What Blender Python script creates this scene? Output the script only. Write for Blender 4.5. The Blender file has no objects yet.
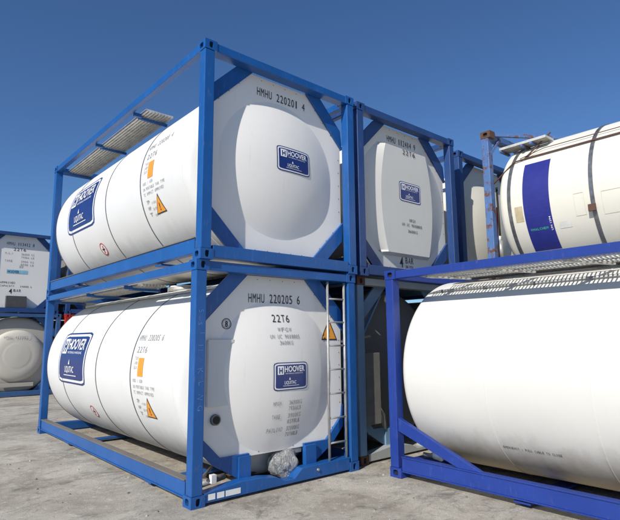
import bpy, bmesh, math, random
from mathutils import Vector, Matrix
random.seed(7)
S = bpy.context.scene
COL = S.collection
PI = math.pi

# ------------------------------------------------------------------ camera
cd = bpy.data.cameras.new('camera'); cam = bpy.data.objects.new('camera', cd); COL.objects.link(cam)
YAW, PITCH, ROLL, F = 0.708, 0.1493, -0.0086, 522.35
fw = Vector((math.sin(YAW)*math.cos(PITCH), math.cos(YAW)*math.cos(PITCH), math.sin(PITCH)))
rt = Vector((math.cos(YAW), -math.sin(YAW), 0)); up = rt.cross(fw)
r2 = rt*math.cos(ROLL) + up*math.sin(ROLL); u2 = -rt*math.sin(ROLL) + up*math.cos(ROLL)
M = Matrix((r2, u2, -fw)).transposed().to_4x4(); M.translation = Vector((-2.7111, -5.0574, 1.7125))
cam.matrix_world = M
cd.sensor_width = 36; cd.sensor_fit = 'HORIZONTAL'; cd.lens = F/620*36; cd.clip_end = 3000; cd.clip_start = .05
S.camera = cam

# ------------------------------------------------------------------ sky and sun
SUN = Vector((-0.57, -0.185, 0.42)).normalized()      # towards the sun
el = math.asin(SUN.z); az = math.atan2(SUN.x, SUN.y)  # azimuth clockwise from +Y
w = bpy.data.worlds.new('World'); S.world = w; w.use_nodes = True
nt = w.node_tree; nt.nodes.clear()
sky = nt.nodes.new('ShaderNodeTexSky'); sky.sky_type = 'NISHITA'; sky.sun_disc = False
sky.sun_elevation = el; sky.sun_rotation = az
sky.altitude = 0; sky.air_density = 1.0; sky.dust_density = .3; sky.ozone_density = 10.0
bg = nt.nodes.new('ShaderNodeBackground'); bg.inputs['Strength'].default_value = 0.097
out = nt.nodes.new('ShaderNodeOutputWorld')
nt.links.new(sky.outputs[0], bg.inputs[0]); nt.links.new(bg.outputs[0], out.inputs[0])
sd = bpy.data.lights.new('sun', 'SUN'); sd.energy = 4.4; sd.angle = math.radians(.53); sd.color = (1, .955, .88)
so = bpy.data.objects.new('sun', sd); COL.objects.link(so)
so.rotation_euler = SUN.to_track_quat('Z', 'Y').to_euler(); so.location = (-10, -5, 15)
S.view_settings.view_transform = 'Standard'; S.view_settings.look = 'None'
S.view_settings.exposure = 0.15; S.view_settings.gamma = 1
S.view_settings.use_curve_mapping = False
S.render.engine = 'CYCLES'

# ------------------------------------------------------------------ materials
def newmat(name):
    m = bpy.data.materials.new(name); m.use_nodes = True
    return m, m.node_tree, m.node_tree.nodes['Principled BSDF']
def N(t, ty, **kw):
    n = t.nodes.new(ty)
    for k, v in kw.items():
        if k in n.inputs: n.inputs[k].default_value = v
        else: setattr(n, k, v)
    return n
def coords(t, scale=(1, 1, 1)):
    c = N(t, 'ShaderNodeTexCoord'); mp = N(t, 'ShaderNodeMapping'); mp.inputs['Scale'].default_value = scale
    t.links.new(c.outputs['Object'], mp.inputs[0]); return mp.outputs[0]
def ramp(t, fac, a, b, ca=(0, 0, 0, 1), cb=(1, 1, 1, 1)):
    r = N(t, 'ShaderNodeValToRGB'); r.color_ramp.elements[0].position = a; r.color_ramp.elements[1].position = b
    r.color_ramp.elements[0].color = ca; r.color_ramp.elements[1].color = cb
    t.links.new(fac, r.inputs[0]); return r.outputs[0]
def mix(t, fac, a, b, mode='MIX'):
    m = N(t, 'ShaderNodeMix', data_type='RGBA', blend_type=mode)
    if isinstance(fac, float): m.inputs[0].default_value = fac
    else: t.links.new(fac, m.inputs[0])
    for i, v in ((6, a), (7, b)):
        if isinstance(v, tuple): m.inputs[i].default_value = v + (1,) if len(v) == 3 else v
        else: t.links.new(v, m.inputs[i])
    return m.outputs[2]
def noise(t, vec, scale, detail=6, rough=.6, dist=0):
    n = N(t, 'ShaderNodeTexNoise', Scale=scale, Detail=detail, Roughness=rough, Distortion=dist)
    t.links.new(vec, n.inputs['Vector']); return n.outputs[0]
def bump(t, h, bsdf, strength, dist=.01):
    b = N(t, 'ShaderNodeBump', Strength=strength, Distance=dist)
    t.links.new(h, b.inputs['Height']); t.links.new(b.outputs[0], bsdf.inputs['Normal'])

def paint(name, col, rough=.35, dust=.25, rust=.0, dustcol=(.30, .28, .25)):
    m, t, b = newmat(name)
    v = coords(t)
    var = ramp(t, noise(t, v, 2.3, 5), .3, .75)
    c = mix(t, var, tuple(x*.86 for x in col), tuple(min(1, x*1.1) for x in col))
    sp = ramp(t, noise(t, coords(t, (9, 9, 2.2)), 3.0, 10, .72), .56, .78)
    dm = N(t, 'ShaderNodeMath', operation='MULTIPLY'); t.links.new(sp, dm.inputs[0]); dm.inputs[1].default_value = dust
    c = mix(t, dm.outputs[0], c, dustcol)
    if rust > 0:
        rm = ramp(t, noise(t, v, 7, 12, .75), .74-rust*.28, .80-rust*.28)
        c = mix(t, rm, c, (.13, .05, .022))
        rr = N(t, 'ShaderNodeMapRange'); rr.inputs['To Min'].default_value = rough; rr.inputs['To Max'].default_value = .85
        t.links.new(rm, rr.inputs[0]); t.links.new(rr.outputs[0], b.inputs['Roughness'])
    else:
        rr = N(t, 'ShaderNodeMapRange'); rr.inputs['To Min'].default_value = rough-.06; rr.inputs['To Max'].default_value = rough+.2
        t.links.new(sp, rr.inputs[0]); t.links.new(rr.outputs[0], b.inputs['Roughness'])
    t.links.new(c, b.inputs['Base Color'])
    bump(t, noise(t, v, 14, 4), b, .12, .006)
    return m

def whitepaint(name, col=(.75, .745, .72), rough=.3, grime=0.35, low=0.0, gcol=(.33, .28, .2), wav=.25):
    m, t, b = newmat(name)
    v = coords(t)
    c = mix(t, ramp(t, noise(t, v, 1.3, 4), .3, .7), tuple(x*.955 for x in col), col)
    st = ramp(t, noise(t, coords(t, (7, 7, .8)), 2.2, 9, .7), .60, .86)     # vertical run marks
    fm = N(t, 'ShaderNodeMath', operation='MULTIPLY'); t.links.new(st, fm.inputs[0]); fm.inputs[1].default_value = grime
    c = mix(t, fm.outputs[0], c, gcol)
    sk = ramp(t, noise(t, v, 55, 3), .74, .78)                                     # specks
    sm = N(t, 'ShaderNodeMath', operation='MULTIPLY'); t.links.new(sk, sm.inputs[0]); sm.inputs[1].default_value = grime*.8
    c = mix(t, sm.outputs[0], c, gcol)
    if low > 0:                                                                    # splashed road dirt, ragged upper edge
        sx = N(t, 'ShaderNodeSeparateXYZ'); t.links.new(coords(t), sx.inputs[0])
        ad = N(t, 'ShaderNodeMath', operation='ADD'); t.links.new(sx.outputs[2], ad.inputs[0])
        ns = N(t, 'ShaderNodeMath', operation='MULTIPLY'); t.links.new(noise(t, coords(t, (1, 1.2, .4)), 2.5, 9, .65), ns.inputs[0]); ns.inputs[1].default_value = .7
        t.links.new(ns.outputs[0], ad.inputs[1])
        mr = N(t, 'ShaderNodeMapRange'); mr.inputs['From Min'].default_value = 1.0; mr.inputs['From Max'].default_value = .58
        t.links.new(ad.outputs[0], mr.inputs[0])
        lm = N(t, 'ShaderNodeMath', operation='MULTIPLY'); t.links.new(mr.outputs[0], lm.inputs[0]); lm.inputs[1].default_value = low
        c = mix(t, lm.outputs[0], c, gcol)
    t.links.new(c, b.inputs['Base Color'])
    rr = N(t, 'ShaderNodeMapRange'); rr.inputs['To Min'].default_value = rough; rr.inputs['To Max'].default_value = rough+.25
    t.links.new(noise(t, v, 3.5, 6), rr.inputs[0]); t.links.new(rr.outputs[0], b.inputs['Roughness'])
    bump(t, noise(t, v, 1.7, 2, .4), b, wav, .02)
    return m
def plain(name, col, rough=.5, metal=0.0, var=.15):
    m, t, b = newmat(name)
    c = mix(t, ramp(t, noise(t, coords(t), 9, 6), .3, .7), tuple(x*(1-var) for x in col), tuple(min(1, x*(1+var)) for x in col))
    t.links.new(c, b.inputs['Base Color']); b.inputs['Roughness'].default_value = rough; b.inputs['Metallic'].default_value = metal
    return m

BLUE = paint('blue_paint', (.010, .092, .315), .36, .28, .26)
NAVY = paint('navy_paint', (.020, .060, .19), .42, .25, .05)
VIOL = paint('violet_blue_paint', (.014, .043, .25), .4, .2, .15)
FADED = paint('faded_blue_paint', (.16, .27, .40), .6, .35, .12)
PALE = paint('pale_blue_rusty_paint', (.075, .16, .36), .5, .5, .80, (.5, .52, .55))
STEELB = paint('steel_blue_paint', (.035, .10, .24), .5, .3, .1)
GREYBEAM = paint('grey_primer', (.36, .38, .37), .6, .3, .1)
REDP = paint('red_paint', (.45, .03, .02), .4, .2, .1)
DUSTY = paint('dusty_flange', (.15, .135, .12), .8, .6)
WHITE = whitepaint('white_tank_paint', grime=.3, low=.45)
WHITEP = whitepaint('white_plate_paint', (.79, .77, .725), .36, .28)
WHITE_R = whitepaint('white_tank_paint_right', (.71, .70, .655), .38, .2, .9, (.36, .29, .2))
WHITE_2 = whitepaint('greyish_plate_paint', (.62, .61, .56), .4, .3)
GREYT = whitepaint('grey_tank_paint', (.19, .18, .16), .5, .5, .4, (.16, .13, .1))
BEIGE = whitepaint('dusty_beige_tank', (.60, .56, .48), .6, .6, .3, (.28, .22, .15))
GREYD = whitepaint('dusty_grey_tank', (.44, .41, .35), .6, .6, .3, (.28, .22, .15))
CREAM = whitepaint('cream_tank_paint', (.74, .71, .61), .42, .35, .1, (.40, .32, .18))
ALU = plain('aluminium', (.66, .64, .58), .5, .55, .2)
GALV = plain('galvanised_steel', (.40, .40, .38), .5, .5, .25)
STEEL = plain('dark_steel_band', (.17, .175, .18), .4, .6)
DARK = plain('black_void_rubber', (.012, .012, .014), .7)
STRAP = plain('weathered_strap', (.22, .225, .23), .35, .7, .4)
RUST = paint('rusty_steel', (.11, .055, .035), .85, .5, .2, (.07, .03, .02))
INK = plain('black_lettering', (.025, .025, .03), .6)
GREYINK = plain('faded_grey_lettering', (.30, .29, .28), .6)
BROWNINK = plain('faded_brown_lettering', (.42, .36, .30), .6)
CHALK = plain('pale_chalk', (.09, .24, .52), .9, 0, .6)
NAVYDEC = plain('navy_sticker', (.012, .03, .16), .3)
WHITEDEC = plain('white_sticker', (.78, .78, .77), .4, 0, .04)
ORANGE = plain('orange_sticker', (.80, .32, .03), .4, 0, .05)
REDDEC = plain('red_sticker', (.5, .03, .02), .4)
BLUEBAND = plain('blue_band_vinyl', (.022, .028, .21), .4, 0, .1)
GREEN = plain('green_lettering', (.05, .55, .22), .5)
BOXMAT = whitepaint('box_grey_paint', (.62, .63, .62), .45, .3)
PLATE = plain('bare_plate', (.34, .33, .32), .4, .4)

def wrapmat():
    m, t, b = newmat('clear_plastic_wrap')
    c = mix(t, ramp(t, noise(t, coords(t, (1.6, 1.6, .45)), 13, 7, .7, 2.0), .40, .60), (.36, .365, .36), (.92, .93, .92))  # fold highlights and dark creases painted into the base colour
    t.links.new(c, b.inputs['Base Color']); b.inputs['Roughness'].default_value = .18
    b.inputs['Specular IOR Level'].default_value = .9
    bump(t, noise(t, coords(t, (1.6, 1.6, .45)), 13, 7, .7, 2.0), b, 1.0, .06)
    b.inputs['Transmission Weight'].default_value = .25; b.inputs['Coat Weight'].default_value = .6
    return m
WRAP = wrapmat()

def groundmat():
    m, t, b = newmat('worn_concrete_ground')
    c0 = N(t, 'ShaderNodeTexCoord')
    def mp(s, rz=0):
        k = N(t, 'ShaderNodeMapping'); k.inputs['Scale'].default_value = s; k.inputs['Rotation'].default_value = (0, 0, rz)
        t.links.new(c0.outputs['Object'], k.inputs[0]); return k.outputs[0]
    c = mix(t, ramp(t, noise(t, mp((1, 1, 1)), .8, 10, .66, .8), .38, .62), (.35, .31, .25), (.56, .515, .43))
    c = mix(t, ramp(t, noise(t, mp((.8, 1.35, 1), -.62), 1.2, 12, .78, 1.2), .51, .66), c, (.18, .16, .13))
    c = mix(t, ramp(t, noise(t, mp((.9, 1.2, 1), .25), 4.4, 10, .78, .8), .54, .70), c, (.20, .18, .145))
    c = mix(t, ramp(t, noise(t, mp((1, 1, 1)), 9, 10, .8), .54, .68), c, (.68, .64, .55))
    c = mix(t, ramp(t, noise(t, mp((1, 1, 1)), 48, 6, .8), .55, .64), c, (.17, .155, .13))
    c = mix(t, ramp(t, noise(t, mp((1, 1, 1)), 3.1, 3, .5, 1.5), .70, .73), c, (.13, .12, .10))
    t.links.new(c, b.inputs['Base Color']); b.inputs['Roughness'].default_value = .9
    h = mix(t, .45, noise(t, mp((1, 1, 1)), 11, 9, .75), noise(t, mp((1, 1, 1)), 70, 5, .8))
    bump(t, h, b, .75, .035)
    return m
GROUND = groundmat()

# ------------------------------------------------------------------ mesh helpers
class MB:
    def __init__(s): s.bm = bmesh.new(); s.mats = []
    def mi(s, m):
        if m not in s.mats: s.mats.append(m)
        return s.mats.index(m)
    def face(s, pts, m, smooth=False):
        vs = [s.bm.verts.new(p) for p in pts]
        f = s.bm.faces.new(vs); f.material_index = s.mi(m); f.smooth = smooth; return f
    def box(s, a, b, m):
        x0, y0, z0 = a; x1, y1, z1 = b
        v = [s.bm.verts.new((x, y, z)) for x in (x0, x1) for y in (y0, y1) for z in (z0, z1)]
        for q in ((0, 1, 3, 2), (4, 6, 7, 5), (0, 4, 5, 1), (2, 3, 7, 6), (0, 2, 6, 4), (1, 5, 7, 3)):
            f = s.bm.faces.new([v[i] for i in q]); f.material_index = s.mi(m)
        return s
    def prism(s, poly, axis, a, b, m):
        """poly: 2-D points; axis 'y': (x,z) extruded a..b in y; 'x': (y,z); 'z': (x,y)"""
        def P(q, t):
            return {'y': (q[0], t, q[1]), 'x': (t, q[0], q[1]), 'z': (q[0], q[1], t)}[axis]
        A = [s.bm.verts.new(P(q, a)) for q in poly]; B = [s.bm.verts.new(P(q, b)) for q in poly]
        n = len(poly); k = s.mi(m)
        fs = [s.bm.faces.new(A), s.bm.faces.new(B[::-1])]
        for i in range(n): fs.append(s.bm.faces.new((A[i], B[i], B[(i+1) % n], A[(i+1) % n])))
        for f in fs: f.material_index = k
        return s
    def bar(s, p, q, wd, ht, m, upv=(0, 0, 1)):
        p, q = Vector(p), Vector(q); d = (q-p).normalized(); sd = d.cross(Vector(upv)).normalized(); uu = sd.cross(d)
        v = []
        for c in (p, q):
            for i, j in ((-1, -1), (1, -1), (1, 1), (-1, 1)): v.append(s.bm.verts.new(c+sd*wd/2*i+uu*ht/2*j))
        for f in ((3, 2, 1, 0), (4, 5, 6, 7), (0, 1, 5, 4), (1, 2, 6, 5), (2, 3, 7, 6), (3, 0, 4, 7)):
            g = s.bm.faces.new([v[i] for i in f]); g.material_index = s.mi(m)
        return s
    def tube(s, pts, r, m, n=10, cap=True):
        pts = [Vector(p) for p in pts]; rings = []
        rs = r if isinstance(r, (list, tuple)) else [r]*len(pts)
        for i, p in enumerate(pts):
            d = (pts[min(i+1, len(pts)-1)]-pts[max(i-1, 0)]).normalized()
            a = Vector((0, 0, 1)) if abs(d.z) < .9 else Vector((1, 0, 0))
            u = d.cross(a).normalized(); v = d.cross(u)
            rings.append([s.bm.verts.new(p+(u*math.cos(t)+v*math.sin(t))*rs[i]) for t in [2*PI*k/n for k in range(n)]])
        k = s.mi(m)
        for a, b in zip(rings, rings[1:]):
            for i in range(n):
                f = s.bm.faces.new((a[i], a[(i+1) % n], b[(i+1) % n], b[i])); f.material_index = k; f.smooth = True
        if cap:
            for rg in (rings[0][::-1], rings[-1]):
                f = s.bm.faces.new(rg); f.material_index = k
        return s
    def build(s, name, parent=None, bevel=0, smooth=None):
        bmesh.ops.recalc_face_normals(s.bm, faces=s.bm.faces[:]) if smooth is None else None
        me = bpy.data.meshes.new(name); s.bm.to_mesh(me); s.bm.free()
        for m in s.mats: me.materials.append(m)
        o = bpy.data.objects.new(name, me); COL.objects.link(o)
        if parent: o.parent = parent
        if bevel:
            b = o.modifiers.new('bevel', 'BEVEL'); b.width = bevel; b.segments = 2; b.limit_method = 'ANGLE'
        return o

def empty(name, loc, rz, label, cat, group=None):
    o = bpy.data.objects.new(name, None); COL.objects.link(o); o.location = loc; o.rotation_euler = (0, 0, rz)
    o.empty_display_size = .3
    o['label'] = label; o['category'] = cat
    if group: o['group'] = group
    return o

_tc = {}
def text_polys(body, bold=0.0, spacing=1.0):
    """flat text outline -> (verts2d, faces), height normalised to cap height 1"""
    key = (body, bold, spacing)
    if key in _tc: return _tc[key]
    c = bpy.data.curves.new('t', 'FONT'); c.body = body; c.size = 1; c.resolution_u = 3; c.offset = bold; c.space_character = spacing
    o = bpy.data.objects.new('t', c)
    me = bpy.data.meshes.new_from_object(o)
    vs = [(v.co.x, v.co.y) for v in me.vertices]; fs = [tuple(p.vertices) for p in me.polygons]
    bpy.data.objects.remove(o); bpy.data.curves.remove(c); bpy.data.meshes.remove(me)
    mx = min(v[0] for v in vs); vs = [((x-mx)/.73, y/.73) for x, y in vs]
    _tc[key] = (vs, fs); return _tc[key]
class Lines:
    """collects lines of writing; each line becomes a mesh of its own"""
    def __init__(s): s.items = []
    def build(s, name, parent=None, smooth=None):
        for a, k in s.items:
            mb = MB(); put_mono(mb, *a, **k); mb.build(name, parent, smooth=False)
def put_mono(mb, body, u, v, h, m, mapf, width=None, off=0, bold=0, align='l', sx=.62, rot=0):
    if len(body) < 3 or width is None or rot:
        return put_text(mb, body, u, v, h, m, mapf, sx, off, min(bold, .01), align, width, rot)
    cell = width/(len(body)-.2)
    for i, ch in enumerate(body):
        if ch == ' ': continue
        nar = ch in "1I.:/'"
        put_text(mb, ch, u+cell*(i+(.22 if nar else 0)), v, h, m, mapf, 1, off, 0, 'l', cell*((.28 if ch in '1I' else .4) if nar else .74), 0, True)
def put_text(mb, body, u, v, h, m, mapf, sx=.62, off=.0, bold=.012, align='l', width=None, rot=0, raw=False):
    if isinstance(mb, Lines):
        mb.items.append(((body, u, v, h, m, mapf), dict(sx=sx, off=off, bold=bold, align=align, width=width, rot=rot))); return
    vs, fs = text_polys(body, bold)
    wd = max(x for x, y in vs)
    if width: sx = width/(wd*h)
    sh = {'l': 0, 'c': -wd/2, 'r': -wd}[align]
    cr, sr = math.cos(rot), math.sin(rot)
    bv = []
    for x, y in vs:
        a, b = (x+sh)*h*sx, y*h
        bv.append(mb.bm.verts.new(mapf(u+a*cr-b*sr, v+a*sr+b*cr, off)))
    k = mb.mi(m)
    for f in fs:
        try: g = mb.bm.faces.new([bv[i] for i in f]); g.material_index = k
        except ValueError: pass
def put_poly(mb, u0, v0, u1, v1, m, mapf, off=0, n=8, nv=8, rad=0):
    """a rectangle subdivided so that it follows the surface; rounded corners by clipping"""
    k = mb.mi(m); g = {}
    for i in range(n+1):
        for j in range(nv+1):
            a, b = i/n, j/nv
            u, v = u0+(u1-u0)*a, v0+(v1-v0)*b
            if rad:                                # pull the corner inwards
                cu = u0+rad if u < u0+rad else (u1-rad if u > u1-rad else u)
                cv = v0+rad if v < v0+rad else (v1-rad if v > v1-rad else v)
                d = math.hypot(u-cu, v-cv)
                if cu != u and cv != v:
                    s_ = max(abs(u-cu), abs(v-cv))/d; u, v = cu+(u-cu)*s_, cv+(v-cv)*s_
            g[i, j] = mb.bm.verts.new(mapf(u, v, off))
    for i in range(n):
        for j in range(nv):
            f = mb.bm.faces.new((g[i, j], g[i+1, j], g[i+1, j+1], g[i, j+1])); f.material_index = k
def put_tri(mb, uc, v0, wd, h, m, mapf, off, n=6):
    k = mb.mi(m)
    rows = [[mb.bm.verts.new(mapf(uc+(i/n-.5)*wd*(1-j/n), v0+h*j/n, off)) for i in range(n+1)] for j in range(n)]
    top = mb.bm.verts.new(mapf(uc, v0+h, off))
    for a, b in zip(rows, rows[1:]):
        for i in range(n): mb.bm.faces.new((a[i], a[i+1], b[i+1], b[i])).material_index = k
    for i in range(n): mb.bm.faces.new((rows[-1][i], rows[-1][i+1], top)).material_index = k
def put_ring(mb, u, v, r0, r1, m, mapf, off, n=28):
    k = mb.mi(m)
    A = [mb.bm.verts.new(mapf(u+r0*math.cos(2*PI*i/n), v+r0*math.sin(2*PI*i/n), off)) for i in range(n)]
    B = [mb.bm.verts.new(mapf(u+r1*math.cos(2*PI*i/n), v+r1*math.sin(2*PI*i/n), off)) for i in range(n)]
    for i in range(n): mb.bm.faces.new((A[i], B[i], B[(i+1) % n], A[(i+1) % n])).material_index = k

W, L, H = 2.438, 6.058, 2.586
XC, ZC = W/2, 1.28

def tankmap(R):
    """u = distance towards the viewer's right (minus local y), v = angle height in metres"""
    def f(u, v, off):
        th = v/R; r = R+.004+off
        return (XC-r*math.cos(th), u, ZC+r*math.sin(th))
    return lambda u, v, off: f(-u, v, off)
PLATE_Y, DOME_R, DOME_H = .19, .91, .165
def domeh(x, z):
    t = math.hypot(x-XC, z-ZC)/DOME_R
    return DOME_H*(1-t**2.2)**1.15 if t < 1 else 0
def panelh(x, z, R=1.06, hz=.86, hm=.095):
    dx, dz = abs(x-XC), abs(z-ZC)
    if dz > hz: return 0
    hx = .50+.13*(1-(dz/hz)**2)
    xo = math.sqrt(R*R-dz*dz)
    return hm if dx <= hx else max(0, hm*(xo-dx)/max(xo-hx, .001))
def endmap(hf):
    return lambda u, v, off: (u, PLATE_Y-hf(u, v)-.005-off, v)

# ------------------------------------------------------------------ decals
def logo(parent, mp, u0, v0, wd, ht, name='logo_panel'):
    mb = MB()
    s = wd
    put_poly(mb, u0, v0, u0+wd, v0+ht, NAVYDEC, mp, 0, 10, 10, wd*.07)
    b = wd*.022
    put_poly(mb, u0+b, v0+b, u0+wd-b, v0+ht-b, WHITEDEC, mp, .0015, 10, 10, wd*.06)
    b2 = wd*.05
    put_poly(mb, u0+b2, v0+b2, u0+wd-b2, v0+ht-b2, NAVYDEC, mp, .003, 10, 10, wd*.045)
    o = .0045 if wd < 1 else .0095
    hb = ht*.30; ub = u0+wd*.10; vb = v0+ht*.57
    put_poly(mb, ub, vb, ub+wd*.17, vb+hb, WHITEDEC, mp, o, 3, 3)
    put_text(mb, 'H', ub+wd*.085, vb+hb*.16, hb*.68, NAVYDEC, mp, 1, o+(.0015 if wd < 1 else .005), .04, 'c', width=wd*.10)
    put_text(mb, 'HOOVER', ub+wd*.195, vb+hb*.30, hb*.70, WHITEDEC, mp, 1, o, .02, 'l', width=wd*.60)
    put_text(mb, 'MATERIALS HANDLING', ub+wd*.22, vb+hb*.02, hb*.15, WHITEDEC, mp, 1, o, .0, 'l', width=wd*.52)
    put_text(mb, 'LIQUITAC', u0+wd*.29, v0+ht*.22, ht*.12, WHITEDEC, mp, 1, o, .01, 'l', width=wd*.34)
    put_tri(mb, u0+wd*.44, v0+ht*.37, wd*.05, ht*.10, WHITEDEC, mp, o)
    put_poly(mb, u0+wd*.25, v0+ht*.155, u0+wd*.72, v0+ht*.17, WHITEDEC, mp, o, 4, 1)
    return mb.build(name, parent, smooth=False)
def warn(parent, mp, uc, v0, s, name='warning_triangle'):
    mb = MB()
    put_tri(mb, uc, v0, s, s*.95, INK, mp, 0)
    put_tri(mb, uc, v0+s*.055, s*.84, s*.79, ORANGE, mp, .0015)
    put_text(mb, '!', uc, v0+s*.15, s*.36, INK, mp, .9, .003, .03, 'c')
    return mb.build(name, parent, smooth=False)
def nosmoke(parent, mp, u, v, r):
    mb = MB()
    put_ring(mb, u, v, r*.82, r, REDDEC, mp, .001)
    put_ring(mb, u, v, .001, r*.8, WHITEDEC, mp, .0005)
    put_text(mb, '/', u, v-r*.5, r, REDDEC, mp, 1.2, .002, .06, 'c')
    put_poly(mb, u-r*.45, v-r*.12, u+r*.45, v+r*.12, INK, mp, .0015, 3, 2)
    return mb.build('no_smoking_sign', parent, smooth=False)

# ------------------------------------------------------------------ frame pieces
def casting(parent, x, y, z, m, sx, sy):
    """corner casting with oval holes; (x,y,z) = outer lower corner, sx/sy = inward directions"""
    mb = MB(); a, b, c = .162, .178, .118; k = mb.mi(m); dk = mb.mi(DARK)
    x0, x1 = sorted((x, x+sx*a)); y0, y1 = sorted((y, y+sy*b)); z0, z1 = z, z+c
    n = 24
    def panel(P, wu, wv, ru, rv, inward, hole=True):
        """P(u,v) -> 3-D, panel centre 0,0"""
        if not hole:
            mb.face([P(-wu, -wv), P(wu, -wv), P(wu, wv), P(-wu, wv)], m); return
        O, R_, T = [], [], []
        for i in range(n):
            t = 2*PI*(i+.5)/n; cu, cv = math.cos(t), math.sin(t)
            e = .62
            hu, hv = ru*math.copysign(abs(cu)**e, cu), rv*math.copysign(abs(cv)**e, cv)
            q = min(wu/max(abs(cu), 1e-6), wv/max(abs(cv), 1e-6)); O.append(mb.bm.verts.new(P(cu*q, cv*q)))
            R_.append(mb.bm.verts.new(P(hu, hv))); T.append(mb.bm.verts.new(P(hu, hv)+inward*.035))
        for i in range(n):
            j = (i+1) % n
            mb.bm.faces.new((O[i], O[j], R_[j], R_[i])).material_index = k
            mb.bm.faces.new((R_[i], R_[j], T[j], T[i])).material_index = k
        mb.bm.faces.new(T).material_index = dk  # black cap, painted darkness for the hollow inside of the casting
        # rectangle corners
        for su in (-1, 1):
            for sv in (-1, 1):
                best = sorted(O, key=lambda v_: (v_.co-P(su*wu, sv*wv)).length)[:2]
                cvx = mb.bm.verts.new(P(su*wu, sv*wv)); mb.bm.faces.new((best[0], best[1], cvx)).material_index = k
    cx, cy, cz = (x0+x1)/2, (y0+y1)/2, (z0+z1)/2
    V = Vector
    for xx, inw, hole in ((x, V((sx, 0, 0)), True), (x+sx*a, V((-sx, 0, 0)), False)):
        panel(lambda u, v, xx=xx: V((xx, cy+u, cz+v)), b/2, c/2, .040, .033, inw, hole)
    for yy, inw, hole in ((y, V((0, sy, 0)), True), (y+sy*b, V((0, -sy, 0)), False)):
        panel(lambda u, v, yy=yy: V((cx+u, yy, cz+v)), a/2, c/2, .026, .038, inw, hole)
    for zz, inw, hole in ((z0, V((0, 0, 1)), False), (z1, V((0, 0, -1)), z > 1)):
        panel(lambda u, v, zz=zz: V((cx+u, cy+v, zz)), a/2, b/2, .032, .045, inw, hole)
    return mb.build('corner_casting', parent, smooth=False)

def band(parent, y, R, wd=.03, m=None, name='band', a0=0, a1=2*PI, th=.006):
    mb = MB(); k = mb.mi(m or STEEL); n = 96; prev = None
    full = abs(a1-a0-2*PI) < 1e-6
    for i in range(n+1):
        t = a0+(a1-a0)*i/n
        ring = [mb.bm.verts.new((XC+r*math.cos(t), y+dy, ZC+r*math.sin(t))) for r, dy in ((R+.0005, -wd/2), (R+th, -wd/2+.002), (R+th, wd/2-.002), (R+.0005, wd/2))]
        if prev:
            for j in range(3): f = mb.bm.faces.new((prev[j], prev[j+1], ring[j+1], ring[j])); f.material_index = k
        prev = ring
    return mb.build(name, parent, smooth=False)

def tank_mesh(parent, m, R, y0, y1, kn=.12, endh=.22, name='tank'):
    mb = MB(); k = mb.mi(m); n = 128; prof = []
    K = 7
    # front: dished head -> knuckle -> shell -> knuckle -> dished head
    head = [(R*.0001, y0-0.0), (R*.3, y0+.01), (R*.6, y0+.035), (R*.8, y0+.07)]
    for r, y in head: prof.append((r, y))
    for i in range(1, K+1):
        t = PI/2*i/K; prof.append((R-kn*1.3+kn*1.3*math.sin(t), y0+.085+kn*(1-math.cos(t))))
    ys = [y0+.085+kn+(y1-y0-.17-2*kn)*i/14 for i in range(1, 14)]
    for y in ys: prof.append((R, y))
    for i in range(K, 0, -1):
        t = PI/2*i/K; prof.append((R-kn*1.3+kn*1.3*math.sin(t), y1-.085-kn*(1-math.cos(t))))
    for r, y in head[::-1]: prof.append((r, y1-(y-y0)))
    rings = [[mb.bm.verts.new((XC+r*math.cos(2*PI*i/n), y, ZC+r*math.sin(2*PI*i/n))) for i in range(n)] for r, y in prof]
    for a, b in zip(rings, rings[1:]):
        for i in range(n):
            f = mb.bm.faces.new((a[i], a[(i+1) % n], b[(i+1) % n], b[i])); f.material_index = k; f.smooth = True
    mb.bm.faces.new(rings[0]); mb.bm.faces.new(rings[-1][::-1])
    return mb.build(name, parent)

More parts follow.
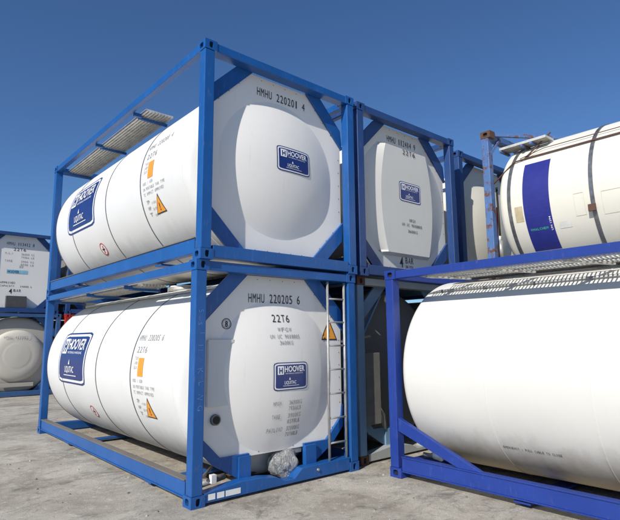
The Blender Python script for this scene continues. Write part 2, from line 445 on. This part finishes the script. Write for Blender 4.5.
def octagon(zb, cb, hw=1.10, zt=2.474, ct=.60):
    x0, x1 = XC-hw, XC+hw
    return [(x0+cb, zb), (x1-cb, zb), (x1, zb+cb), (x1, zt-ct), (x1-ct, zt), (x0+ct, zt), (x0, zt-ct), (x0, zb+cb)]
def end_plate(parent, m, octo, kind='dome'):
    mb = MB(); k = mb.mi(m)
    angs = sorted(set([round(2*PI*i/96, 5) for i in range(96)] + [round(math.atan2(z-ZC, x-XC) % (2*PI), 5) for x, z in octo]))
    def hit(a):
        d = (math.cos(a), math.sin(a)); best = 9
        for (x0, z0), (x1, z1) in zip(octo, octo[1:]+octo[:1]):
            ex, ez = x1-x0, z1-z0; den = d[0]*ez-d[1]*ex
            if abs(den) < 1e-9: continue
            t = ((x0-XC)*ez-(z0-ZC)*ex)/den; s_ = ((x0-XC)*d[1]-(z0-ZC)*d[0])/den
            if t > 0 and -1e-4 <= s_ <= 1.0001: best = min(best, t)
        return best
    bd = [(XC+math.cos(a)*hit(a), ZC+math.sin(a)*hit(a)) for a in angs]
    n = len(angs)
    inner = []
    for a, q in zip(angs, bd):
        r = min(DOME_R, hit(a)-.004) if kind == 'dome' else .02
        inner.append((XC+math.cos(a)*r, ZC+math.sin(a)*r))
    A = [mb.bm.verts.new((x, PLATE_Y, z)) for x, z in inner]; B = [mb.bm.verts.new((x, PLATE_Y, z)) for x, z in bd]
    C = [mb.bm.verts.new((x, PLATE_Y+.03, z)) for x, z in bd]
    Dv = [mb.bm.verts.new((XC+(x-XC)*.93, PLATE_Y+.2, ZC+(z-ZC)*.93)) for x, z in bd]
    for i in range(n):
        j = (i+1) % n
        for P, Q in ((A, B), (B, C), (C, Dv)): mb.bm.faces.new((P[i], P[j], Q[j], Q[i])).material_index = k
    if kind == 'flat':
        mb.bm.faces.new(A).material_index = k
    elif kind == 'dome':
        rings = []
        T = [0.001, .12, .25, .38, .5, .6, .7, .78, .85, .9, .94, .97, .99, 1]
        for t in T:
            rg = []
            for a, (x, z) in zip(angs, inner):
                px, pz = XC+(x-XC)*t, ZC+(z-ZC)*t
                rg.append(mb.bm.verts.new((px, PLATE_Y-DOME_H*(max(0, 1-t**2.2))**1.15, pz)))
            rings.append(rg)
        for a, b in zip(rings, rings[1:]):
            for i in range(n):
                j = (i+1) % n; f = mb.bm.faces.new((a[i], a[j], b[j], b[i])); f.material_index = k; f.smooth = True
    else:
        R, hz, hm = 1.06, .86, .095
        NZ = 48; cols = {}
        def row(i):
            z = -hz+2*hz*i/NZ; hx = .50+.13*(1-(z/hz)**2); xo = math.sqrt(R*R-z*z); return z, hx, xo
        for (f0, f1, sm) in ((-1, -2, True), (1, 2, True), (-1, 1, False)):
            prev = None
            for i in range(NZ+1):
                z, hx, xo = row(i); vs = []
                if sm:
                    sg = 1 if f0 > 0 else -1
                    for q in range(7):
                        t = q/6; vs.append(mb.bm.verts.new((XC+sg*(hx+(xo-hx)*t), PLATE_Y-hm*(1-t)**1.25+.0005, ZC+z)))
                    if sg < 0: vs = vs[::-1]
                else: vs = [mb.bm.verts.new((XC-hx+2*hx*q/6, PLATE_Y-hm-.0, ZC+z)) for q in range(7)]
                if prev:
                    for q in range(6):
                        f = mb.bm.faces.new((prev[q], prev[q+1], vs[q+1], vs[q])); f.material_index = k; f.smooth = sm
                prev = vs
                if i in (0, NZ):
                    e = [mb.bm.verts.new((v.co.x, PLATE_Y+.001, v.co.z+(.035 if i else -.035))) for v in vs]
                    for q in range(6): mb.bm.faces.new((vs[q], vs[q+1], e[q+1], e[q])).material_index = k
    # rivet heads round the rim
    for i in range(8):
        (x0, z0), (x1, z1) = octo[i], octo[(i+1) % 8]; ln = math.hypot(x1-x0, z1-z0); q = max(2, int(ln/.17))
        for j in range(1, q):
            x, z = x0+(x1-x0)*j/q, z0+(z1-z0)*j/q; x += (XC-x)*.035; z += (ZC-z)*.035
            mb.tube([(x, PLATE_Y+.002, z), (x, PLATE_Y-.004, z)], .006, STEEL, 6)
    return mb.build('end_plate', parent, smooth=False)

def walkway(parent, x0, x1, y0, y1, z, brk_side, mf):
    mb = MB(); n = 9
    for i in range(n):
        a = x0+(x1-x0)*i/n
        mb.box((a+.004, y0, z), (a+(x1-x0)/n-.006, y1, z+.03), ALU)
        mb.box((a+.004, y0, z-.012), (a+.010, y1, z), ALU)
    o = mb.build('walkway', parent)
    for y in (y0+.25, (y0+y1)/2, y1-.02):
        b = MB(); b.box((x0-.01, y-.02, z-.052), (x1+.01, y+.02, z-.014), mf)
        if brk_side < 0: b.box((.09, y-.07, z-.045), (x0+.02, y-.022, z+.01), mf)
        elif brk_side > 0: b.box((x1-.02, y-.07, z-.045), (W-.09, y-.022, z+.01), mf)
        b.build('bracket', o, .003)
    return o

def grating(parent, x0, x1, y0, y1, z):
    """open steel walkway: cross bars between long flats"""
    mb = MB(); y = y0
    while y < y1-.03:
        mb.bar((x0, y, z), (x1, y+.05, z), .015, .008, GALV); y += .043
    n = 1
    for i in range(n+1):
        x = x0+(x1-x0)*i/n; mb.bar((x, y0, z+.001), (x, y1, z+.001), .014, .014, GALV)
    return mb.build('walkway_grating', parent)

def container(loc, rz, label, frame=BLUE, tankm=WHITE, platem=WHITEP, R=1.205, y0=.30, y1=5.93, front='dome', openfront=False,
              castm=None, bands=(1.74, 3.06, 4.75), sides=True, walk=True, postm=None, beamm=None, group='tank containers', topside=True, detail=True):
    E_ = empty('tank_container', loc, rz, label, 'tank container', group)
    castm = castm or frame; postm = postm or frame; beamm = beamm or frame
    i_ = .005; pw = .128
    for sx, x in ((1, 0), (-1, W)):
        for sy, y in ((1, 0), (-1, L)):
            mb = MB(); x0, x1 = sorted((x+sx*i_, x+sx*(i_+pw))); ya, yb = sorted((y+sy*i_, y+sy*(i_+pw)))
            mb.box((x0, ya, .118), (x1, yb, H-.118), postm)
            p = mb.build('corner_post', E_, .008)
            casting(p, x, y, 0, castm, sx, sy); casting(p, x, y, H-.118, castm, sx, sy)
    # end beams
    for f in (0, 1):
        ya, yb = (.008, .15) if not f else (L-.15, L-.008)
        MB().box((.16, ya, H-.116), (W-.16, yb, H-.012), beamm).build('top_end_beam', E_, .006)
        if not f and openfront:
            pr = [(.16, .03), (W-.16, .03), (W-.16, .185), (1.48, .175), (1.36, .075), (1.22, .075), (1.10, .135), (.90, .165), (.62, .175), (.16, .125)]
            mb = MB().prism(pr, 'y', ya, yb, beamm)
        else: mb = MB().box((.16, ya, .022), (W-.16, yb, .165), beamm)
        bb = mb.build('bottom_end_beam', E_, .006)
        if not f and openfront and detail:
            for a, b in ((.20, .285), (.305, .395), (.41, .60)):
                d = MB(); put_poly(d, a, .055, b, .115, WHITEDEC, lambda u, v, o: (u, ya-.003-o, v), 0, 1, 1); d.build('label_sticker', bb, smooth=False)
            d = MB(); d.tube([(1.72, ya-.02, .12), (1.72, ya+.0, .12)], .016, GALV, 8); d.build('bolt', bb)
    # side rails
    if sides:
        for x, s_ in ((0, 1), (W, -1)):
            xa, xb = sorted((x+s_*.008, x+s_*.09))
            if topside: MB().box((xa, .178, H-.112), (xb, L-.178, H-.014), frame).build('top_side_rail', E_, .005)
            mb = MB(); a, b = sorted((x+s_*.02, x+s_*.032))
            mb.box((a, .178, .092), (b, L-.178, .248), frame)                        # web
            a2, b2 = sorted((x+s_*.008, x+s_*.108))
            mb.box((a2, .178, .248), (b2, L-.178, .262), DUSTY if detail else frame); mb.box((a2, .178, .078), (b2, L-.178, .092), frame)
            mb.build('bottom_side_rail', E_, .003)
    for y in (1.15, 4.35):
        mb = MB(); mb.box((.04, y-.09, .038), (W-.04, y+.09, .062), frame)
        mb.build('cross_member', E_, .003)
    # tank
    T = tank_mesh(E_, tankm, R, y0, y1)
    for y in bands: band(T, y, R, .022)
    if detail:
        band(T, y0+.24, R, .02, WHITEP); band(T, y1-.22, R, .014, RUST)
        g = MB()
        g.tube([(XC, 2.6, ZC+R-.02), (XC, 2.6, ZC+R+.045)], .29, GALV, 24); g.tube([(XC, 2.6, ZC+R+.045), (XC, 2.6, ZC+R+.07)], .25, WHITEP, 24)
        g.build('manhole_cover', T)
        g = MB()
        for s_ in (1, -1):
            th = math.radians(62); r = R+.018
            g.bar((XC-s_*r*math.cos(th), y0+.3, ZC+r*math.sin(th)), (XC-s_*r*math.cos(th), y1-.3, ZC+r*math.sin(th)), .05, .03, ALU)
        g.build('rain_gutter', T)
    # front end
    oc = octagon(.38, .30) if openfront else octagon(.165, .52)
    P = end_plate(E_, platem, oc, front) if front != 'none' else None
    def offs(a, b, d):   # outward offset of an octagon edge -> a brace band clipped by the posts and beams
        (x0, z0), (x1, z1) = a, b; nx, nz = (z1-z0), -(x1-x0); l = math.hypot(nx, nz); nx, nz = nx/l, nz/l
        if (x0+x1)/2+nx-XC > 0 and (x0-XC)*nx+(z0-ZC)*nz < 0: nx, nz = -nx, -nz
        if (x0-XC)*nx+(z0-ZC)*nz < 0: nx, nz = -nx, -nz
        return nx*d, nz*d
    def brace(a, b, d=.14, zc=None):
        ex, ez = b[0]-a[0], b[1]-a[1]; ox, oz = offs(a, b, d)
        # overlap inwards a little so that the plate edge sits on it, extend to the post / beam
        p = [(a[0]-ex*.06-ox*.25, a[1]-ez*.06-oz*.25), (b[0]+ex*.06-ox*.25, b[1]+ez*.06-oz*.25)]
        def ext(q, sgn):
            t = 0
            while t < .5 and .132 < q[0]+sgn*ex*t < W-.132 and .16 < q[1]+sgn*ez*t < H-.1: t += .01
            return (q[0]+sgn*ex*t, q[1]+sgn*ez*t)
        q0 = (a[0]+ox, a[1]+oz); q1 = (b[0]+ox, b[1]+oz)
        def clampin(q, o):
            t = 0
            while not (.13 < q[0] < W-.13 and .15 < q[1] < H-.1) and t < 40: q = (q[0]+o[0]*.02, q[1]+o[1]*.02); t += 1
            return q
        q0 = clampin(q0, (ex, ez)); q1 = clampin(q1, (-ex, -ez))
        MB().prism([p[0], p[1], q1, q0], 'y', .152, PLATE_Y-.002, postm).build('corner_brace', E_, .003)
    brace(oc[3], oc[4]); brace(oc[5], oc[6])
    if not openfront: brace(oc[7], oc[0]); brace(oc[1], oc[2])
    else:
        for s_ in (1, -1):
            X = (lambda x: x) if s_ == 1 else (lambda x: W-x)
            MB().prism([(X(x), z) for x, z in ((.131, .84), (.131, .56), (.33, .36), (.66, .165), (.81, .165), (.81, .42), (.43, .42), (.15, .70))][::s_], 'y', .152, PLATE_Y-.003, frame).build('corner_brace', E_, .003)
        MB().box((.655, .125, .165), (.815, .151, .40), frame).build('support_leg', E_, .002)
        MB().box((1.62, .11, .165), (1.79, .151, .40), frame).build('support_leg', E_, .002)
    # rear end braces
    for x0, z0, x1, z1 in ():
        MB().bar((x0, L-.16, z0), (x1, L-.16, z1), .06, .12, postm, (0, 1, 0)).build('corner_brace', E_, .003)
    if walk:
        walkway(E_, .19, .63, 2.07, 5.82, H-.115, -1, frame)
        walkway(E_, W-.63, W-.19, 2.07, 5.82, H-.115, 1, frame)
    return E_, T, P

def side_text(T, R, num, th0=0):
    mp = tankmap(R); mb = Lines()
    d = lambda deg: math.radians(deg)*R
    put_text(mb, num, -1.68, d(20.5), .085, GREYINK, mp, width=.72)
    put_text(mb, '22T6', -1.62, d(13), .085, GREYINK, mp, width=.30)
    for i, s_ in enumerate(('T11', 'L4BH', 'SGAV')): put_text(mb, s_, -1.64, d(8.6)-i*.058, .045, BROWNINK, mp, width=.11)
    put_text(mb, 'RID / ADR', -1.65, d(-4.6), .043, GREYINK, mp, width=.30)
    put_text(mb, 'UN PORTABLE TANK TYPE', -1.65, d(-8.2), .043, GREYINK, mp, width=.64)
    put_text(mb, 'TC IMPACT APPROVED', -1.65, d(-11.6), .043, GREYINK, mp, width=.60)
    for i, (a, b) in enumerate((('TP', '4 BAR'), ('WP', '58 PSI'), ('T', '130 C'))):
        put_text(mb, a, -1.60, d(-17)-i*.085, .05, GREYINK, mp, width=.08); put_text(mb, b, -1.46, d(-18)-i*.085, .035, GREYINK, mp, width=.12)
    mb.build('side_lettering', T, smooth=False)
    mb = MB(); put_poly(mb, -1.51, d(-1), -1.35, d(10), ORANGE, mp, 0, 3, 4)
    mb.build('orange_placard', T, smooth=False)
    warn(T, mp, -1.26, d(-25.5), .28)
    nosmoke(T, mp, -3.62, d(-34), .115)

# ================================================================== GROUND
mb = MB()
mb.face([(-900, -900, 0), (1200, -900, 0), (1200, 1200, 0), (-900, 1200, 0)], GROUND)
g = mb.build('ground'); g['kind'] = 'structure'

mb = MB(); rs = random.Random(11)
for i in range(420):
    d_ = rs.uniform(2.2, 9)**1.0; a_ = rs.uniform(-.15, 1.5)
    x, y = -2.7+d_*math.sin(a_), -5.06+d_*math.cos(a_); r_ = rs.choice((.004, .005, .007, .010, .014))*rs.uniform(.7, 1.3)
    c_ = [(x+r_*math.cos(t)*rs.uniform(.7, 1.3), y+r_*math.sin(t)*rs.uniform(.7, 1.3)) for t in [k*PI*2/6 for k in range(6)]]
    m_ = GREYBEAM if i % 3 else DUSTY
    B_ = [mb.bm.verts.new((px, py, -.001)) for px, py in c_]; T_ = [mb.bm.verts.new((x+(px-x)*.6, y+(py-y)*.6, r_*.9)) for px, py in c_]
    k = mb.mi(m_); mb.bm.faces.new(T_).material_index = k
    for q in range(6): mb.bm.faces.new((B_[q], B_[(q+1) % 6], T_[(q+1) % 6], T_[q])).material_index = k
g = mb.build('loose_grit'); g['kind'] = 'stuff'; g['label'] = 'small loose stones and grit scattered over the concrete'; g['category'] = 'grit'

# ================================================================== STACK 1 (front)
E1, T1, P1 = container((0, 0, 0), 0, 'lower front white tank in a bright blue frame with ladder and plastic wrapped valve', openfront=True)
E2, T2, P2 = container((.026, -.034, H+.002), .0055, 'white tank lettered HMHU 220201 4 stacked on the front corner, top of its stack')
for T, num in ((T1, 'HMHU 220205 6'), (T2, 'HMHU 220201 4')):
    side_text(T, 1.205, num)
    logo(T, tankmap(1.205), -4.98, math.radians(-13.5)*1.18, 1.40, .86)
dm = endmap(domeh)
mb = Lines(); put_text(mb, 'HMHU 220205 6', .80, 2.15, .115, INK, dm, width=.80, bold=.02)
put_text(mb, '22T6', 1.10, 1.915, .098, INK, dm, width=.27)
put_text(mb, 'WFGW', 1.16, 1.80, .052, GREYINK, dm, width=.22, bold=.03)
put_text(mb, 'UN UC 9018805', 1.04, 1.715, .052, GREYINK, dm, width=.46, bold=.02)
put_text(mb, '3600KG', 1.17, 1.64, .052, GREYINK, dm, width=.21, bold=.03)
for i, (a, b, c) in enumerate((('MPGW', '36000KG', '79366LB'), ('TARE', '3900KG', '8598LB'), ('PAYLOAD', '32100KG', '70768LB'))):
    z = .925-i*.155
    put_text(mb, a, 1.04+(.05 if i < 2 else 0)-.02, z, .052, GREYINK, dm, width=.12 if i < 2 else .23)
    put_text(mb, b, 1.31, z, .052, GREYINK, dm, width=.21); put_text(mb, c, 1.31, z-.07, .052, GREYINK, dm, width=.20)
mb.build('end_lettering', P1, smooth=False)
logo(P1, dm, 1.06, 1.10, .54, .33)
warn(P1, dm, 2.10, 1.69, .30)
mb = MB(); put_ring(mb, .50, 1.89, .055, .063, INK, dm, 0); put_text(mb, '8', .50, 1.855, .07, INK, dm, .8, .001, .02, 'c'); put_ring(mb, .50, 1.89, .044, .047, INK, dm, 0)
mb.build('inspection_stamp', P1, smooth=False)
mb = Lines(); put_text(mb, 'HMHU 220201 4', .86, 2.22, .115, INK, dm, width=.80, bold=.02)
mb.build('end_lettering', P2, smooth=False)
logo(P2, dm, 1.06, 1.23, .56, .33)
# document box
mb = MB(); mb.box((.25, .145, .98), (.575, PLATE_Y-.002, 1.70), BOXMAT); mb.box((.245, .140, 1.67), (.58, .1445, 1.71), BOXMAT)
mb.build('document_box', E1, .008)
# round dial recessed in a collar
mb = MB(); mb.tube([(.37, PLATE_Y+.0, .83), (.37, PLATE_Y-.035, .83)], [.062, .058], STEEL, 24); mb.tube([(.37, PLATE_Y-.036, .83), (.37, PLATE_Y-.040, .83)], .043, DARK, 24)
mb.build('round_gauge', E1)
# ladder
lad = MB()
for x in (1.955, 2.255):
    lad.tube([(x, .045, .16), (x, .045, 2.46)], .017, GALV, 12)
ladder = lad.build('ladder', E1)
for k in range(7):
    z = .39+k*.307
    MB().tube([(1.95, .045, z), (2.262, .045, z)], .012, GALV, 8).build('rung', ladder)
# chalk scrawl on the front post
mb = MB(); fm = lambda u, v, o: (u, .0035-o, v)
rr = random.Random(3); z = 2.03
for ch in 'SSIHAKLNG':
    put_text(mb, ch, .040+rr.uniform(0, .02), z, .06*rr.uniform(.85, 1.2), CHALK, fm, rr.uniform(.8, 1.3), 0, -.016, rot=-PI/2+rr.uniform(-.35, .35)); z -= .125*rr.uniform(.85, 1.15)
mb.build('chalk_scrawl', E1, smooth=False)
# outlet valve in plastic, pipes, data plate
mb = MB(); mb.tube([(1.38, .9, .30), (1.38, .42, .24)], .07, GALV, 14); mb.tube([(1.38, .42, .24), (1.38, .38, .24)], .11, GALV, 14)
mb.tube([(1.6, .35, .42), (1.55, .3, .12)], .012, GALV, 6); mb.tube([(.3, .4, .2), (.9, .4, .12), (1.1, .45, .12)], .02, RUST, 8)
valve = mb.build('outlet_valve', E1)
bm = bmesh.new(); bmesh.ops.create_icosphere(bm, subdivisions=5, radius=.165)
from mathutils import noise as mn
for v in bm.verts:
    d = v.co.normalized(); k = 1+.22*mn.noise(d*1.6)+.07*abs(mn.noise(Vector((d.x*5, d.y*5, d.z*1.5))))+.03*mn.noise(d*9)
    v.co = Vector((d.x*.20*k, d.y*.15*k, d.z*.17*k))+Vector((1.38, .26, .225))
for f in bm.faces: f.smooth = True
me = bpy.data.meshes.new('plastic_wrap'); bm.to_mesh(me); me.materials.append(WRAP)
o = bpy.data.objects.new('plastic_wrap', me); COL.objects.link(o); o.parent = valve
MB().box((1.42, .20, .315), (1.62, .206, .385), PLATE).build('data_plate', E1, .002)
# loose hardware between post and leg
mb = MB()
mb.tube([(.25, .35, .12), (.62, .38, .16)], .035, GALV, 10); mb.tube([(.3, .30, .22), (.55, .55, .24)], .018, STEEL, 8); mb.box((.40, .28, .13), (.46, .34, .22), WHITEDEC)
mb.build('drain_pipe', E1)

# ================================================================== STACK 2
E3, T3, P3 = container((2.555, .0, H+.002), 0, 'white tank with flat boxy end panel reading 4 BAR in a navy frame', frame=NAVY, platem=WHITE_2, front='panel', detail=False)
pm = endmap(panelh)
mb = Lines(); put_text(mb, 'HMHU 112414 9', .86, 2.235, .105, INK, pm, width=.72); put_text(mb, '22T6', 1.12, 2.05, .085, INK, pm, width=.32, bold=.015, off=.002)
put_text(mb, 'WFGW', 1.23, .945, .055, INK, pm, width=.16); put_text(mb, 'UN UC 9018805', 1.05, .87, .05, INK, pm, width=.50, bold=.02); put_text(mb, '3600KG', 1.19, .77, .05, INK, pm, width=.24)
put_text(mb, '4', 1.08, .22, .17, INK, pm, width=.08, bold=.03); put_text(mb, 'BAR', 1.22, .29, .10, INK, pm, width=.20, bold=.02); put_text(mb, '58 PSI', 1.22, .215, .045, INK, pm, width=.19)
mb.build('end_lettering', P3, smooth=False)
logo(P3, pm, 1.01, 1.27, .53, .32)
E4, T4, P4 = container((2.60, .12, 0), 0, 'grey tank in a faded rusty blue frame at the bottom of the second stack', frame=FADED, tankm=GREYT, platem=GREYT, castm=RUST, beamm=GREYBEAM, y0=.42,
                       front='none', openfront=True, detail=False)
MB().box((.15, .06, .50), (.50, .17, 1.50), plain('drab_box_paint', (.16, .155, .135), .7)).build('document_box', E4, .006)
mb = MB(); mb.bar((.14, .20, 1.55), (.75, .26, 2.36), .045, .03, FADED); mb.build('diagonal_strut', E4)
mb = MB(); mb.tube([(.45, .08, .75), (.62, .12, .60), (.66, .14, .40)], .022, GALV, 8); mb.build('handle_pipe', E4)
# red framed one standing behind
E5, _, _ = container((.35, 6.75, 0), 0, 'tank in a red frame glimpsed between the front tanks', frame=REDP, tankm=GREYT, platem=GREYT, detail=False) if False else (None, None, None)

# ================================================================== RIGHT (violet blue)
ER, TR, PR = container((2.50, -.48-L, 0), 0, 'large white tank lying along a violet blue frame at the right, near the camera', frame=VIOL, tankm=WHITE_R, R=1.20, y0=.14, y1=L-.09,
                       bands=(), walk=False, platem=WHITE_R, detail=False)
for y in (L-1.36, L-2.47, L-3.6, L-4.7): band(TR, y, 1.20, .014, WHITE_R, 'weld_seam', th=.005)
for yy, s_ in ((L, -1), (0, 1)):
    for x in (.02, W-.085):
        a = [(yy+s_*.133, .72), (yy+s_*.133, .56), (yy+s_*.98, .262), (yy+s_*1.28, .262)]
        MB().prism(a, 'x', x, x+.065, VIOL).build('diagonal_brace', ER, .005)
mp = tankmap(1.20)
mb = Lines(); put_text(mb, 'EMERGENCY : PULL CABLE TO CLOSE', -(L-1.40), math.radians(-40)*1.2, .035, INK, mp, width=.64, bold=.01)
mb.build('side_lettering', TR, smooth=False)
grating(ER, .10, .44, .5, L-.45, 2.485)
grating(ER, .47, .68, .5, L-.55, 2.480)
MB().box((.74, .6, 2.50), (1.25, L-.5, 2.55), WHITEP).build('spill_box', ER, .004)
for y in [L-.60-.85*i for i in range(7)]:
    if y > .3: MB().bar((.10, y, 2.462), (.70, y-.24, 2.455), .05, .02, ALU).bar((.66, y-.22, 2.45), (.66, y-.22, 2.34), .03, .03, STEEL).build('walkway_bracket', ER)
mb = MB(); th = math.radians(58); r = 1.225
mb.tube([(XC-r*math.cos(th), L-.28, ZC+r*math.sin(th)-.03), (XC-r*math.cos(th), L-.45, ZC+r*math.sin(th)), (XC-r*math.cos(th), .4, ZC+r*math.sin(th))], .014, GALV, 8)
for i in range(9):
    y = L-.5-i*.62; mb.box((XC-r*math.cos(th)-.02, y-.012, ZC+r*math.sin(th)-.02), (XC-r*math.cos(th)+.03, y+.012, ZC+r*math.sin(th)+.015), STEEL)
mb.build('earth_cable_pipe', ER)
mb = MB(); mb.tube([(.35, L-.30, .52), (.40, L-.52, .33)], .022, GALV, 8); mb.tube([(.26, L-.50, .30), (.26, L-.60, .29)], .055, WHITEDEC, 12); mb.tube([(.30, L-.3, .27), (.30, L-.66, .27)], .025, GALV, 8)
mb.build('drain_valve', ER)

# ================================================================== CREAM TANK (upper level, far right)
EC, TC, PC = container((5.07, -.48-L, H+.002), 0, 'cream tank with a dark blue band and rusty top rail above the violet frame', frame=PALE, tankm=CREAM, platem=CREAM, castm=RUST, R=1.18, y0=.14, y1=L-.12,
                       bands=(), walk=False, sides=True, topside=False, detail=False)
for y in (L-.42, L-1.68, L-4.4, L-5.6): band(TC, y, 1.18, .06, STRAP, 'strap', th=.012)
mp = tankmap(1.18); d = lambda deg: math.radians(deg)*1.18
mb = MB(); put_poly(mb, -(L-.65), d(-43), -(L-1.07), d(30.5), BLUEBAND, mp, 0, 4, 24); bb = mb.build('blue_band', TC, smooth=False)
mb = Lines(); put_text(mb, 'WHALCHEM', -(L-.70), d(-25.5), .04, GREEN, mp, width=.28, off=.002, bold=.03)
put_text(mb, 'UN 1294', -(L-1.045), d(-27), .028, WHITEDEC, mp, width=.22, off=.002, rot=PI/2)
mb.build('band_lettering', TC, smooth=False)
mb = MB(); put_poly(mb, -(L-.50), d(-17), -(L-.63), d(-5), plain('tan_patch', (.50, .42, .26), .6), mp, 0, 2, 4); mb.build('faded_label_patch', TC, smooth=False); mb = MB()
put_poly(mb, -(L-1.15), d(-27), -(L-1.33), d(-22), plain('pale_patch', (.66, .66, .60), .5), mp, 0, 2, 2)
mb.build('faded_label_patch', TC, smooth=False)
ol = plain('label_ghost', (.60, .57, .45), .5)
for a, b, c_, e in ((1.42, 1.56, -20, -4), (1.80, 2.05, -22, -6)):
    mb = MB()
    for q in ((a, a+.006, c_, e), (b, b+.006, c_, e), (a, b, c_, c_+.4), (a, b, e, e+.4)): put_poly(mb, -(L-q[0]), d(q[2]), -(L-q[1]), d(q[3]), ol, mp, 0, 2, 4)
    mb.build('label_outline', TC, smooth=False)
mb = MB(); mb.box((.02, L-1.72, 1.10-.20), (.05, L-1.62, 1.0), RUST); mb.build('strap_buckle', TC)
mb = MB(); th = math.radians(37.5); r = 1.205
px, pz = XC-r*math.cos(th), ZC+r*math.sin(th)
mb.tube([(.10, L-.07, 1.62), (px-.02, L-.45, pz-.02), (px, L-.65, pz), (px, .6, pz)], .014, RUST, 8)
th = math.radians(44); px2, pz2 = XC-r*math.cos(th), ZC+r*math.sin(th)
mb.tube([(px-.02, L-.55, pz+.01), (px2, L-.9, pz2+.02), (px2, .6, pz2)], .007, RUST, 8)
mb.tube([(px, L-.62, pz), (px2+.25, L-.92, 2.46)], .013, RUST, 8)
mb.build('rusty_rail', EC)
mb = MB(); mb.bar((.12, L-.10, 2.55), (1.62, L-1.15, 2.53), .05, .06, PALE); mb.bar((.07, L-.11, 2.17), (.35, L-.15, 2.50), .045, .045, PALE)
mb.build('top_tie', EC, .004)
walkway(EC, .34, .64, L-.95, L-.14, 2.32, 0, PALE)
mb = MB(); mb.tube([(.27, L-.10, .40), (.27, L-.09, 1.65)], .018, DARK, 8); mb.tube([(.27, L-.10, .42), (.27, L-.10, .72)], .045, GALV, 10); mb.tube([(.23, L-.08, .8), (.25, L-.08, 1.3)], .012, REDDEC, 6)
mb.tube([(.26, L-.09, .72), (.26, L-.09, .80)], .03, WHITEDEC, 10); mb.build('drain_pipe', EC)

# ================================================================== THIRD STACK (behind cream)
E7, T7, P7 = container((5.48, .23, H+.002), 0, 'dusty navy framed tank between the boxy white tank and the rusty post', frame=NAVY, tankm=CREAM, platem=CREAM, castm=NAVY, detail=False)
E8, _, _ = container((5.48, .23, 0), 0, 'lower navy framed tank beneath the dusty navy one, hidden behind the violet frame', frame=NAVY, tankm=GREYT, platem=WHITE_2, detail=False, walk=False)
E9, _, _ = container((5.07, -.48-L, 0), 0, 'tank in a pale frame beneath the cream tank, hidden behind the violet frame', frame=FADED, tankm=CREAM, platem=CREAM, y0=.14, y1=L-.12, detail=False, walk=False)

container((2.42, 13.4, 0), 0, 'dark red framed tank far behind, glimpsed low through the gap behind the front stack', frame=REDP, tankm=GREYT, platem=GREYD, detail=False, walk=False)
container((2.42, 13.4, H+.002), 0, 'navy framed dark tank far behind, on top of the red framed one', frame=NAVY, tankm=GREYT, platem=GREYT, detail=False, walk=False)

# ================================================================== FAR LEFT STACK
EL, TL, PL = container((-.12, 13.5, 0), 0, 'dusty beige round tank end, bottom of the far left stack', frame=STEELB, tankm=GREYD, platem=BEIGE, front='none', y0=.12, detail=False, walk=False)
mb = MB(); k = mb.mi(BEIGE); prev = None
for t, hh in ((0.001, .135), (.42, .127), (.48, .122), (.53, .113), (.58, .115), (.75, .095), (.88, .065), (.96, .03), (1, -.05)):
    rg = [mb.bm.verts.new((XC+.80*t*math.cos(2*PI*i/64), .12-hh, ZC-.02+.80*t*math.sin(2*PI*i/64))) for i in range(64)]
    if prev:
        for i in range(64): f = mb.bm.faces.new((prev[i], prev[(i+1) % 64], rg[(i+1) % 64], rg[i])); f.material_index = k; f.smooth = True
    prev = rg
mb.build('dished_end', EL)
MB().box((.75, .09, .30), (1.75, .14, .42), GREYD).build('lower_bracket', EL, .004)
mb = Lines(); put_text(mb, 'HMHU 411082 5', .82, 1.78, .09, GREYINK, lambda u, v, o: (u, -.004-o, v), width=.80); mb.build('end_lettering', TL, smooth=False)
EU, TU, PU = container((-.22, 13.5, H+.002), 0, 'pale tank end with weight lettering and small dark box, top of the far left stack', frame=NAVY, tankm=WHITE, platem=WHITEP, front='flat', detail=False, walk=False)
fl = lambda u, v, o: (u, PLATE_Y-.005-o, v)
mb = Lines()
put_text(mb, 'HMHU 113412 8', .83, 2.17, .11, INK, fl, width=.80); put_text(mb, '22T6', 1.03, 2.00, .10, INK, fl, width=.36)
for i, (a, b) in enumerate((('M.G.W', '36000 KG'), ('', '79366 LB'), ('TARE', '3900 KG'), ('', '8598 LB'))):
    z = 1.87-i*.10-(.04 if i > 1 else 0)
    if a: put_text(mb, a, .80, z, .07, GREYINK, fl, width=.22)
    put_text(mb, b, 1.26, z, .07, GREYINK, fl, width=.38)
put_text(mb, '22', 1.22, 1.46, .07, GREYINK, fl, width=.12)
put_text(mb, 'APPROVED', .72, .93, .07, INK, fl, width=.42); put_text(mb, 'CAPACITY   24000 L', .72, .83, .06, INK, fl, width=.92)
put_text(mb, '4', .98, .62, .16, INK, fl, width=.09, bold=.03); put_text(mb, 'BAR', 1.11, .68, .09, INK, fl, width=.22)
mb.build('end_lettering', PU)
mb = MB(); put_poly(mb, .88, 1.26, 1.48, 1.38, plain('light_blue_sticker', (.25, .50, .62), .4), fl, 0, 2, 2); put_text(mb, 'HOOVER', .91, 1.28, .08, NAVYDEC, fl, width=.32, off=.002)
mb.build('logo_panel', PU, smooth=False)
MB().box((.90, .06, .17), (1.48, PLATE_Y-.002, .54), plain('dark_grey_box', (.07, .07, .07), .5)).build('document_box', EU, .01)
